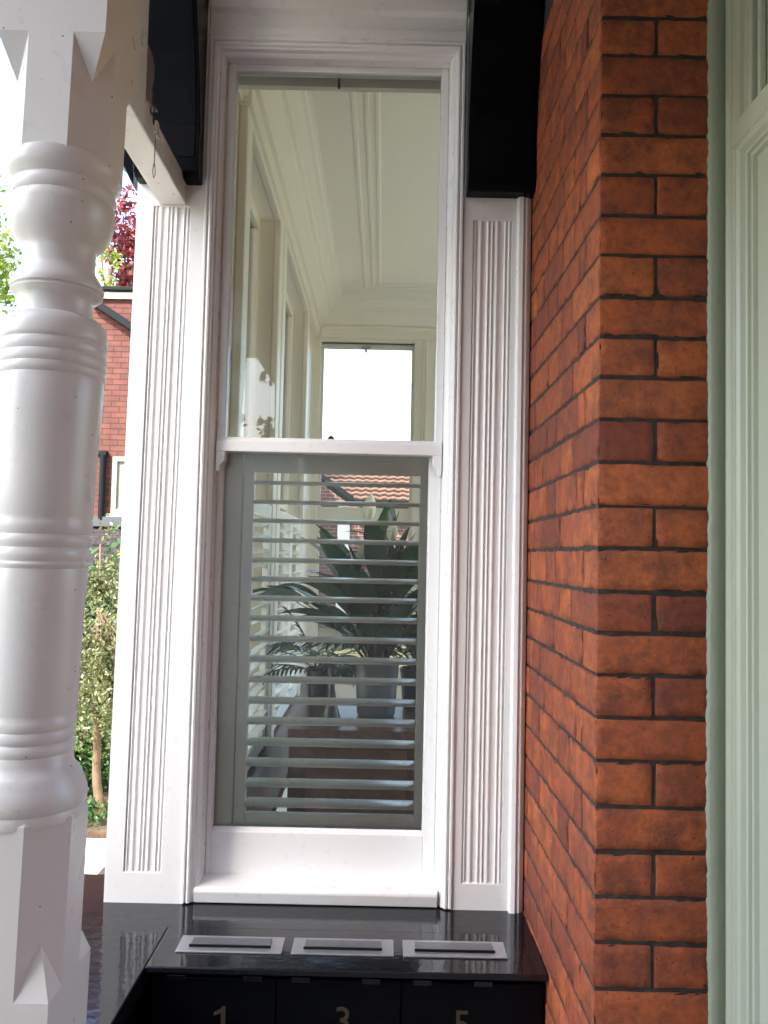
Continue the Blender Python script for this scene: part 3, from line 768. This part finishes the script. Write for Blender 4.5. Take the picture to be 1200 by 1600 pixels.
# pelmet frieze over the windows
bm = NB(); box(bm, XI, XI+.045, 2.62, YI-.05, ZH+.10, 3.055); box(bm, XI+.046, .9, YI-.045, YI-.001, ZH+.10, 3.055)
link('frieze', bm, CREAM, cor, bevel=.004)
bm = NB(); box(bm, XI, XI+.065, 2.62, YI-.066, ZH+.085, ZH+.099); box(bm, XI+.0655, .9, YI-.065, YI-.001, ZH+.085, ZH+.099); link('picture_rail', bm, CREAM, cor, bevel=.004)

def side_window(label, ya, yb):
    t = thing('side_window', label, 'window', (XI, (ya+yb)/2, ZS), 'windows along the left of the bay room')
    bm = NB()
    for (a, b) in ((ya-.10, ya), (yb, yb+.10)): box(bm, XI, XI+.03, a, b, ZS-.1, ZH+.084)
    box(bm, XI, XI+.03, ya, yb, ZH, ZH+.084)
    link('architrave', bm, CREAM, t, bevel=.006)
    bm = NB(); zm = E+.27
    for (a, b) in ((ya, ya+.05), (yb-.05, yb)): box(bm, XI-.10, XI-.06, a, b, ZS, ZH)
    for (c, d) in ((ZS, ZS+.07), (zm-.02, zm+.02), (ZH-.05, ZH)): box(bm, XI-.10, XI-.06, ya+.05, yb-.05, c, d)
    link('sash_frame', bm, CREAM, t, bevel=.003)
    bm = NB(); box(bm, XI-.083, XI-.079, ya+.05, yb-.05, ZS+.07, ZH-.05); link('glass_pane', bm, GLASS2, t)
    return t
side_window('nearer side window of the bay seen at a slant through the front glass', *SIDE[0])
side_window('farther side window of the bay seen at a slant beyond the nearer one', *SIDE[1])
ew = thing('end_window', 'far sash window at the end of the room filled with white sky', 'window', (.0, YI, ZS))
bm = NB(); q = [(0, YI+.0), (0, YI-.05), (.012, YI-.052), (.018, YI-.040), (.030, YI-.042), (.040, YI-.03), (.085, YI-.028), (.09, YI-.02), (.09, YI+.05)]
window_frame(bm, fx0-.105, fx1+.105, ZS-.15, ZH+.09, q); link('architrave', bm, CREAM, ew)
zfm1, zfm0 = UZ(570, 793, YI), UZ(570, 815, YI)
bm = NB(); box(bm, fx0-.03, fx0, YI+.03, YI+.07, ZS, ZH); box(bm, fx1, fx1+.03, YI+.03, YI+.07, ZS, ZH)
box(bm, fx0, fx1, YI+.03, YI+.07, zfm0, zfm1); box(bm, fx0, fx1, YI+.03, YI+.07, ZH-.03, ZH); box(bm, fx0, fx1, YI+.03, YI+.07, ZS, ZS+.06)
link('sash_frame', bm, CREAM, ew, bevel=.003)
bm = NB(); box(bm, fx0-.001, fx1+.001, YI+.048, YI+.052, ZS, ZH-.01); link('glass_pane', bm, GLASS2, ew)
bm = NB(); x = UX(572, 545, YI); box(bm, x-.03, x+.03, YI+.015, YI+.03, ZH-.035, ZH-.022); box(bm, x-.007, x+.007, YI+.012, YI+.03, ZH-.06, ZH-.036); link('catch', bm, METAL, ew, bevel=.002)
bm = NB(); box(bm, XI+.001, XI+.165, 2.52, YI-.06, ZS-.055, ZS-.02)
tag(link('window_board', bm, WOOD, bevel=.005), 'dark wooden inner window board running under the side windows', 'shelf')
for k, x in enumerate((XI+.10, XI+.135)):
    pass

# ------------------------------------------------------------------ shutters
def louvre_bm(L0, L1, c, width, thick, tilt, along):
    """elliptical blade; along 'x' or 'y'; c = (other axis, z)"""
    bm = NB(); rows = []
    for t in (L0, L1):
        r = []
        for k in range(14):
            a = 2*math.pi*k/14
            u, v = width/2*math.cos(a), thick/2*math.sin(a)
            uu, vv = u*math.cos(tilt)-v*math.sin(tilt), u*math.sin(tilt)+v*math.cos(tilt)
            r.append((t, c[0]+uu, c[1]+vv) if along == 'x' else (c[0]+uu, t, c[1]+vv))
        rows.append(r)
    loft(bm, rows, closed=True, caps=True); return bm
YS = 2.485
shx0, shx1 = UX(374, 1000, YS), UX(669, 1000, YS)
sh = thing('plantation_shutter', 'cream shutter with seventeen open louvres behind the lower pane', 'shutter', ((shx0+shx1)/2, YS, ZS), 'louvred shutters in the bay')
zlv = [UZ(560, y, YS-.01) for y in (757, 787, 816.5, 847, 878, 907.5, 938, 969, 1001, 1033, 1065, 1098, 1130, 1163, 1195, 1227, 1258)]
zb_, zt_ = UZ(520, 1292, YS), UZ(520, 706, YS)
sw = .033
for a in (shx0, shx1-sw):
    bm = NB(); box(bm, a, a+sw, YS-.013, YS+.013, zb_-.02, zt_); link('stile', bm, SHUT, sh, bevel=.003)
bm = NB(); box(bm, shx0+sw, shx1-sw, YS-.012, YS+.012, UZ(520, 741, YS), zt_); link('top_rail', bm, SHUT, sh, bevel=.003)
bm = NB(); box(bm, shx0+sw, shx1-sw, YS-.012, YS+.012, zb_-.02, UZ(520, 1271, YS)); link('bottom_rail', bm, SHUT, sh, bevel=.003)
for a, b in ((xi0+.0005, shx0-.002), (shx1+.002, xi1-.0005)):
    bm = NB(); box(bm, a, b, YS-.02, YS+.02, zb_-.02, zt_); link('hanging_strip', bm, SHUT, sh, bevel=.003)
for z in zlv: link('louvre', louvre_bm(shx0+sw+.0015, shx1-sw-.0015, (YS, z), .062, .0125, R(8), 'x'), SHUT, sh, smooth=True)
def side_shutter(label, ya, yb):
    X = XI+.012; t = thing('plantation_shutter', label, 'shutter', (X, ya, ZS), 'louvred shutters in the bay')
    zt = E+.20
    for (a, b) in ((ya, ya+.045), (yb-.045, yb)):
        bm = NB(); box(bm, X-.013, X+.013, a, b, ZS, zt); link('stile', bm, SHUT, t, bevel=.003)
    bm = NB(); box(bm, X-.012, X+.012, ya+.045, yb-.045, zt-.05, zt); link('top_rail', bm, SHUT, t, bevel=.003)
    bm = NB(); box(bm, X-.012, X+.012, ya+.045, yb-.045, ZS, ZS+.06); link('bottom_rail', bm, SHUT, t, bevel=.003)
    n = 16
    for i in range(n):
        z = ZS+.09 + (zt-.08-ZS-.09)*i/(n-1)
        link('louvre', louvre_bm(ya+.047, yb-.047, (X, z), .062, .010, R(18), 'y'), SHUT, t, smooth=True)
    return t
m1 = (SIDE[0][0]+SIDE[0][1])/2
side_shutter('cream louvred shutter over the nearer side window', SIDE[0][0]+.005, SIDE[0][1]-.005)
m2 = (SIDE[1][0]+SIDE[1][1])/2
side_shutter('nearer leaf of the cream shutters over the farther side window', SIDE[1][0]+.005, m2-.004)
side_shutter('farther leaf of the cream shutters over the farther side window', m2+.004, SIDE[1][1]-.005)

# ------------------------------------------------------------------ table, pots and house plants
TY = 3.35; TZ = UZ(600, 1118, TY)
tb = thing('sideboard', 'dark brown wooden sideboard carrying the potted plants', 'sideboard', (0, TY, .12))
bm = NB(); box(bm, -.333, 1.3, 3.05, 3.75, TZ-.035, TZ); link('top', bm, WOOD, tb, bevel=.005)
bm = NB(); box(bm, -.330, 1.27, 3.08, 3.72, .12, TZ-.036); link('carcass', bm, WOOD, tb, bevel=.003)
for a in (-.27, .12, .51):
    bm = NB(); box(bm, a, a+.37, 3.066, 3.079, .18, TZ-.07); d = link('door', bm, WOOD, tb, bevel=.004)
def leaf(bm, base, direction, length, width, droop=.35, fold=.25, n=7, side=None):
    """pointed blade with a folded midrib"""
    d = Vector(direction).normalized(); s = d.cross(Vector((0, 0, 1)))
    if s.length < .1: s = Vector((1, 0, 0))
    s.normalize(); s = (s + Vector((0, 0, random.uniform(-.4, .4)))).normalized()
    if side is not None: s = Vector(side).normalized()
    p = Vector(base); prev = None
    for i in range(n+1):
        t = i/n
        wd = width*.5*math.sin(math.pi*min(1, t*.93+.07))**.8*(1-.15*t)
        if i == n: wd = .0004
        nrm = s.cross(d).normalized()
        row = [bm.verts.new(p - s*wd + nrm*fold*wd), bm.verts.new(p), bm.verts.new(p + s*wd + nrm*fold*wd)]
        if prev:
            bm.faces.new((prev[0], prev[1], row[1], row[0])); bm.faces.new((prev[1], prev[2], row[2], row[1]))
        prev = row; d = (d + Vector((0, 0, -droop/n))).normalized(); p = p + d*length/n
    return p
def pot(name, label, cx, cy, r, h, m, z):
    t = thing(name, label, 'plant pot', (cx, cy, z))
    bm = NB(); lathe(bm, [(r*.80, z+.0005), (r*.86, z+.01), (r*.93, z+h*.5), (r, z+h-.02), (r*1.03, z+h-.015), (r*1.03, z+h), (r*.93, z+h), (r*.92, z+h-.03)], cx, cy, 48)
    link('vessel', bm, m, t, smooth=True, bevel=0)
    bm = NB(); lathe(bm, [(r*.9, z+h-.032), (r*.9, z+h-.026)], cx, cy, 24); link('soil', bm, SOIL, t)
    return t
px, py_, pr, ph = UX(588, 1080, TY), TY, .088, .22
pot('plant_pot', 'large grey glazed pot in the middle of the sideboard', px, py_, pr, ph, GREY_POT, TZ+.001)
rl = random.Random(11)
lily = thing('peace_lily', 'broad leaved peace lily with white spathes in the grey pot', 'house plant', (px, py_, TZ+ph-.03))
bmL, bmS = NB(), NB()
base = Vector((px, py_, TZ+ph-.03))
tips = []
for i in range(85):
    a = rl.uniform(0, 2*math.pi); el = rl.uniform(.65, 1.48); L = rl.uniform(.10, .44)
    d = Vector((math.cos(a)*math.cos(el), math.sin(a)*math.cos(el)*.8, math.sin(el)))
    p1 = base + d*L*.55 + Vector((0, 0, .03)); p2 = base + d*L
    tube(bmS, [base+Vector((d.x*.03, d.y*.03, 0)), p1, p2], [.003, .0025, .002], 5)
    leaf(bmL, p2, (d.x*1.2, d.y*1.2, max(.2, d.z*.9)), rl.uniform(.18, .28), rl.uniform(.08, .125), droop=rl.uniform(.3, 1.0))
link('leaves', bmL, LEAF_HOUSE, lily, smooth=True); link('stems', bmS, LEAF_HOUSE, lily, smooth=True)
for (fx, fy, sx, hh) in ((576, 815, .062, .115), (541, 902, .055, .10), (566, 880, .05, .09), (560, 965, .05, .10), (607, 960, .05, .10), (612, 845, .05, .08)):
    q = U(fx, fy, TY-.03)
    bm = NB(); leaf(bm, q, (.08, -.05, 1), hh, sx, droop=.1, fold=.5, side=(1, -.25, 0)); f = link('spathe', bm, CHAMP, lily, smooth=True)
    bm = NB(); tube(bm, [base, (base+q)/2+Vector((.01, 0, .03)), q], [.003, .0025, .002], 6); link('flower_stalk', bm, LEAF_HOUSE, f, smooth=True)
    bm = NB(); tube(bm, [q+Vector((.0, -.010, .012)), q+Vector((.004, -.013, .05))], [.0035, .0025], 8); link('spadix', bm, leafmat('spadix', (.70, .66, .40), (.75, .7, .45)), f, smooth=True)
def palm(label, base, n, L, spread, matl, seed, w=.020, lean=(0, 0)):
    r = random.Random(seed); t = thing('palm_plant', label, 'house plant', base)
    bmL, bmS = NB(), NB(); base = Vector(base)
    for i in range(n):
        a = r.uniform(0, 2*math.pi); el = r.uniform(.5, 1.35); d = Vector((math.cos(a)*math.cos(el)*spread+lean[0], math.sin(a)*math.cos(el)*spread+lean[1], math.sin(el))).normalized()
        pts = []; p = base.copy(); ln = L*r.uniform(.7, 1.1); dd = d.copy(); K_ = 13
        for k in range(K_):
            pts.append(p.copy()); dd = (dd+Vector((0, 0, -.075))).normalized(); p = p+dd*ln/K_
        tube(bmS, pts, [.003-.002*k/K_ for k in range(K_)], 5)
        for k in range(3, K_):
            t_ = (pts[k]-pts[k-1]).normalized(); s = t_.cross(Vector((0, 0, 1))).normalized()
            for sg in (-1, 1):
                leaf(bmL, pts[k], t_*.8+s*sg*.8, ln*.30*(1.1-.5*abs(k-7)/7), w, droop=.6, n=4)
    link('fronds', bmL, matl, t, smooth=True); link('stems', bmS, matl, t)
    return t
px2 = UX(655, 1080, 3.5)
pot('plant_pot', 'smaller dark pot at the right end of the sideboard behind the grey pot', px2, 3.5, .08, .17, DARK, TZ+.001)
palm('dark feathery palm filling the right of the lower pane', (px2, 3.5, TZ+.15), 34, .62, .75, LEAF_PALM, 4, w=.024, lean=(-.10, 0))
px3 = UX(497, 1100, 3.6)
pot('plant_pot', 'small dark pot at the left end of the sideboard near the shutters', px3, 3.6, .055, .15, DARK, TZ+.001)
palm('small spiky green plant beside the side shutters', (px3, 3.6, TZ+.12), 16, .36, 1.0, LEAF_PALM, 9, w=.014)
cs = thing('candlestick', 'black waisted candlestick standing left of the grey pot', 'candlestick', (UX(518, 1110, 3.25), 3.2, TZ))
bm = NB(); x = UX(518, 1110, 3.2); lathe(bm, [(.034, TZ+.001), (.034, TZ+.02), (.022, TZ+.06), (.010, TZ+.13), (.014, TZ+.18), (.02, TZ+.20), (.008, TZ+.21)], x, 3.2, 24)
link('stem', bm, DARK, cs, smooth=True)

# ------------------------------------------------------------------ garden
def foliage(bm, centre, radii, n, size, r, clumps=24, shell=.5):
    cs_ = []
    for _ in range(clumps):
        v = Vector((r.gauss(0, 1), r.gauss(0, 1), r.gauss(0, 1))).normalized()*r.uniform(shell, 1)
        cs_.append((Vector((centre[0]+v.x*radii[0], centre[1]+v.y*radii[1], centre[2]+v.z*radii[2])), r.uniform(.18, .36)))
    for _ in range(n):
        c, k = r.choice(cs_)
        g = Vector((r.gauss(0, .5)*radii[0]*k, r.gauss(0, .5)*radii[1]*k, r.gauss(0, .5)*radii[2]*k))
        p = c+g; s = size*r.uniform(.6, 1.3)
        a = Vector((r.gauss(0, 1), r.gauss(0, 1), r.gauss(0, 1))).normalized(); b = a.cross(Vector((r.gauss(0, 1), r.gauss(0, 1), r.gauss(0, 1)))).normalized()
        vs = [bm.verts.new(p+a*s), bm.verts.new(p+b*s*.45), bm.verts.new(p-a*s), bm.verts.new(p-b*s*.45)]
        bm.faces.new(vs)
    return [c for c, k in cs_]
def tree(name, label, base, trunk_pts, tr, centre, radii, n, size, leafm, seed, clumps=24, cat='tree', shell=.5, nb=10):
    r = random.Random(seed); t = thing(name, label, cat, base)
    bmf = NB(); cl = foliage(bmf, centre, radii, n, size, r, clumps, shell); link('crown', bmf, leafm, t)
    bmt = NB(); k = len(trunk_pts); tube(bmt, trunk_pts, [lerp(tr, tr*.45, i/(k-1)) for i in range(k)], 10)
    for c in cl[:nb]:
        s = Vector(trunk_pts[-2]).lerp(Vector(trunk_pts[-1]), r.random()); m_ = s.lerp(c, .5)+Vector((r.uniform(-.05, .05), 0, .05))
        tube(bmt, [s, m_, c], [tr*.22, tr*.14, tr*.05], 6)
    link('trunk', bmt, BARK, t, smooth=True); return t
g0 = -.04
b0 = U(168, 1296, 5.15)
tree('garden_shrub', 'tall thin shrub with small sunlit leaves and bent trunk between post and pilaster', (b0.x, 5.15, g0),
     [(U(px_, py_2, 5.15).x, 5.15+.02*math.sin(py_2/30), U(px_, py_2, 5.15).z) for px_, py_2 in ((176, 1320), (170, 1298), (166, 1282), (161, 1264), (155, 1244), (151, 1222), (149, 1198), (150, 1172), (151, 1140), (149, 1100), (153, 1050), (151, 1000), (155, 950))], .035,
     (U(158, 1060, 5.15).x, 5.2, U(158, 1060, 5.15).z), (.42, .35, .52), 9500, .0155, LEAF_BUSH, 5, clumps=70, cat='shrub', shell=.15, nb=26)
tree('garden_shrub', 'airy young shrub with pale yellow leaves rising in front of the dark lean-to roof', (b0.x-.05, 5.6, g0),
     [(b0.x-.05, 5.6, g0), (U(155, 1000, 5.6).x, 5.6, U(155, 1000, 5.6).z), (U(157, 850, 5.6).x, 5.6, U(157, 850, 5.6).z)], .014,
     (U(162, 920, 5.6).x, 5.6, U(162, 920, 5.6).z), (.34, .2, .40), 1700, .018, LEAF_BUSH, 8, clumps=34, cat='shrub', shell=.1, nb=14)
hg = NB(); r_ = random.Random(2)
foliage(hg, (-2.2, 5.75, .28), (.8, .3, .42), 7500, .028, r_, 80, .1)
foliage(hg, (-1.9, 5.08, .02), (.5, .22, .10), 1800, .022, r_, 40, .1)
tag(link('ground_cover', hg, LEAF_HEDGE), 'low bright green planting at the foot of the shrub', 'planting', kind='stuff')
hb = NB(); foliage(hb, (-3.0, 7.4, .9), (1.8, .35, .8), 7000, .045, r_, 90, .1)
tag(link('hedge', hb, LEAF_HEDGE), 'dark green hedge behind the sunlit shrubs below the brick house', 'hedge')
q = U(200, 385, 17)
tree('copper_tree', 'dark red leaved tree rising above the roof of the brick house', (q.x, 17, 0), [(q.x, 17, 0), (q.x, 17, 3), (q.x+.1, 17, q.z-.4)], .14,
     (q.x+.35, 17, q.z+.0), (.85, .8, 1.1), 3000, .075, LEAF_RED, 21, clumps=40)
q = U(172, 420, 16)
tree('lime_tree', 'small yellow green tree between the turned post and the red leaved tree', (q.x, 16, 0), [(q.x, 16, 0), (q.x, 16, 3), (q.x, 16, q.z)], .1,
     (q.x-.2, 16, q.z-.1), (.42, .5, .75), 550, .06, LEAF_LIME, 22, clumps=22)
q = U(0, 400, 14)
tree('lime_tree', 'bright yellow green tree at the left edge behind the turned post', (q.x-.6, 14, 0), [(q.x-.6, 14, 0), (q.x-.6, 14, 3), (q.x-.6, 14, q.z)], .16,
     (q.x-.8, 14, q.z-.3), (1.15, 1, 1.9), 6500, .065, LEAF_LIME, 23, clumps=70)

cl_ = NB(); rc = random.Random(31)  # leaves added to break up the outline of the reflected sky
for cx_, cz_ in ((-1.32, 2.8), (-.97, 3.15), (-1.0, 2.65), (-1.30, 3.3)): foliage(cl_, (cx_, -2.36, cz_), (.10, .05, .16), 260, .03, rc, 12, .1)
tag(link('added_climber', cl_, LEAF_HEDGE), 'unseen green climber added round the wing opening to shape its reflection', 'climbing plant')
# neighbouring brick house
YN = 12.3
nh = thing('brick_house', 'red brick neighbouring house with green window and dark gutters left of the bay', 'house', (U(180, 800, YN).x, YN, 0))
xa, xb = U(60, 700, YN).x, U(290, 700, YN).x; ztop = UZ(180, 468, YN)
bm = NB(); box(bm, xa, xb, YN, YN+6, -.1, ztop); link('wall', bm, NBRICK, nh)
bm = NB(); box(bm, xa-.1, xb+.1, YN-.06, YN+6, ztop+.001, UZ(180, 458, YN)); link('fascia', bm, FASCIA, nh)
bm = NB(); box(bm, xa-.1, xb+.1, YN-.14, YN+6, UZ(180, 4575/10, YN), UZ(180, 451.5, YN)); link('gutter', bm, GUTTER, nh, bevel=.01)
bm = NB(); a, b, c, d = U(140, 461, YN-.1), U(215, 510, YN-.1), U(215, 524, YN-.1), U(140, 474, YN-.1)
prism(bm, [(v.x, v.z) for v in (a, b, c, d)], 'y', YN-.16, YN-.001); link('barge_board', bm, GUTTER, nh, bevel=.01)
bm = NB(); x = UX(162, 760, YN); z0_, z1_ = UZ(162, 812, YN), UZ(162, 712, YN); tube(bm, [(x, YN-.07, z0_), (x, YN-.07, z1_)], .045, 12); box(bm, x-.11, x+.05, YN-.10, YN-.002, z1_-.0, z1_+.06)
link('downpipe', bm, GUTTER, nh)
wn = thing('window', None, None); wn.parent = nh; wn.location = -Vector(nh.location)
wx0, wx1, wz0, wz1 = UX(176, 760, YN), UX(176, 760, YN)+.95, UZ(180, 803, YN), UZ(180, 714, YN)
bm = NB()
for (p_, q_, s_, t_) in ((wx0, wx0+.07, wz0, wz1), (wx1-.07, wx1, wz0, wz1), (wx0+.07, wx1-.07, wz1-.07, wz1), (wx0+.07, wx1-.07, wz0, wz0+.07)): box(bm, p_, q_, YN-.05, YN-.001, s_, t_)
link('frame', bm, NGREEN, wn, bevel=.005)
bm = NB(); box(bm, wx0+.07, wx1-.07, YN-.008, YN-.004, wz0+.07, wz1-.07); link('curtain', bm, CURT, wn)
bm = NB(); box(bm, wx0-.05, wx1+.05, YN-.09, YN-.001, wz0-.05, wz0-.002); link('sill', bm, NGREEN, wn, bevel=.004)
TILE_D = brickwall_mat('mauve roof tiles', (.035, .022, .025), (.024, .016, .018), (.005, .004, .005), rot=(0, 0, 0))
bm = NB(); ye = 10.6
z1_, z0_ = UZ(180, 824, YN), UZ(180, 924, ye)
prism(bm, [(YN-.001, z1_), (ye, z0_), (ye, z0_-.05), (YN-.001, z1_-.05)], 'x', xa, xb)
for i in range(9):            # raised tile courses
    t = i/9; y_ = lerp(ye, YN, t); z_ = lerp(z0_, z1_, t); box(bm, xa, xb, y_-.012, y_+.02, z_-.005, z_+.028)
link('lean_to_roof', bm, TILE_D, nh)
bm = NB(); box(bm, xa, xb, YN-.10, YN-.0015, UZ(180, 823, YN), UZ(180, 808, YN)); link('flashing', bm, LEAD, nh)
bm = NB(); box(bm, xa, xb, ye-.06, ye-.001, UZ(180, 937, ye), UZ(180, 925, ye)); link('eaves_board', bm, FASCIA, nh)
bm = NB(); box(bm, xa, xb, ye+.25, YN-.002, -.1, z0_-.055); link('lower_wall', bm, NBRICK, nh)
# garden wall
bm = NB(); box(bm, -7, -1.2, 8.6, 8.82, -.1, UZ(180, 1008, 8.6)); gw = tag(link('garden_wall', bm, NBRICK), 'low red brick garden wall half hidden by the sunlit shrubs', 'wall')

# house with tiled roof seen through the room
YH = 19.5
h2 = thing('tiled_house', 'brick house with sunlit orange tiled roof seen through the far window', 'house', (0, YH, 0))
ROW_SHADE = mat('painted tile row shadow', (.03, .014, .010), .9)  # dark strips paint in the shadow beneath each row of tiles
TILE_O = mat('orange roof tile', (.20, .105, .075), .8, nscale=5, namt=.25)
zE = UZ(590, 785, YH); xe0 = UX(551, 785, YH); YR = YH+2.6; zR = zE+1.15
bm = NB(); row_shade = NB(); nrow = 9
for i in range(nrow):
    t0, t1 = i/nrow, (i+1)/nrow
    ya_, yb_ = lerp(YH-.4, YR, t0), lerp(YH-.4, YR, t1); za_, zb_2 = lerp(zE, zR, t0), lerp(zE, zR, t1)
    n = 120; x1_ = 7.0; xs0 = xe0 - .9*t0*1.6
    row0, row1, row2 = [], [], []
    for k in range(n+1):
        x = lerp(xs0, x1_, k/n); wv = .018*math.cos(x*2*math.pi/.22)
        row0.append((x, ya_, za_-.0+wv)); row1.append((x, ya_, za_+.085+wv)); row2.append((x, yb_, zb_2+.01+wv))
    loft(bm, [row1, row2]); loft(row_shade, [row0, [(x, y, z+.062) for x, y, z in row0]])
    loft(bm, [[(x, y, z+.062) for x, y, z in row0], row1])
rf_ = link('roof', bm, TILE_O, h2); link('painted_row_shadows', row_shade, ROW_SHADE, rf_)
bm = NB(); box(bm, xe0-.1, 7.2, YH-.52, YH-.41, zE-.13, zE+.02); link('gutter', bm, GUTTER, h2)
bm = NB(); tube(bm, [(xe0-1.5, YH-.45, zR-.1), (xe0, YH-.5, zE)], .10, 8); link('barge_board', bm, GUTTER, h2)
bm = NB(); box(bm, xe0-.2, 6.8, YH, YH+.3, -.1, zE-.02); link('wall', bm, NBRICK2, h2)
bm = NB(); box(bm, UX(527, 850, YH), UX(546, 850, YH), YH-.05, YH-.001, -.1, zE-.1); link('corner_board', bm, FASCIA, h2)
bm = NB(); box(bm, UX(470, 850, YH), xe0-.21, YH+.4, YH+3.9, -.1, zE+.45); link('side_wall', bm, NBRICK2, h2)
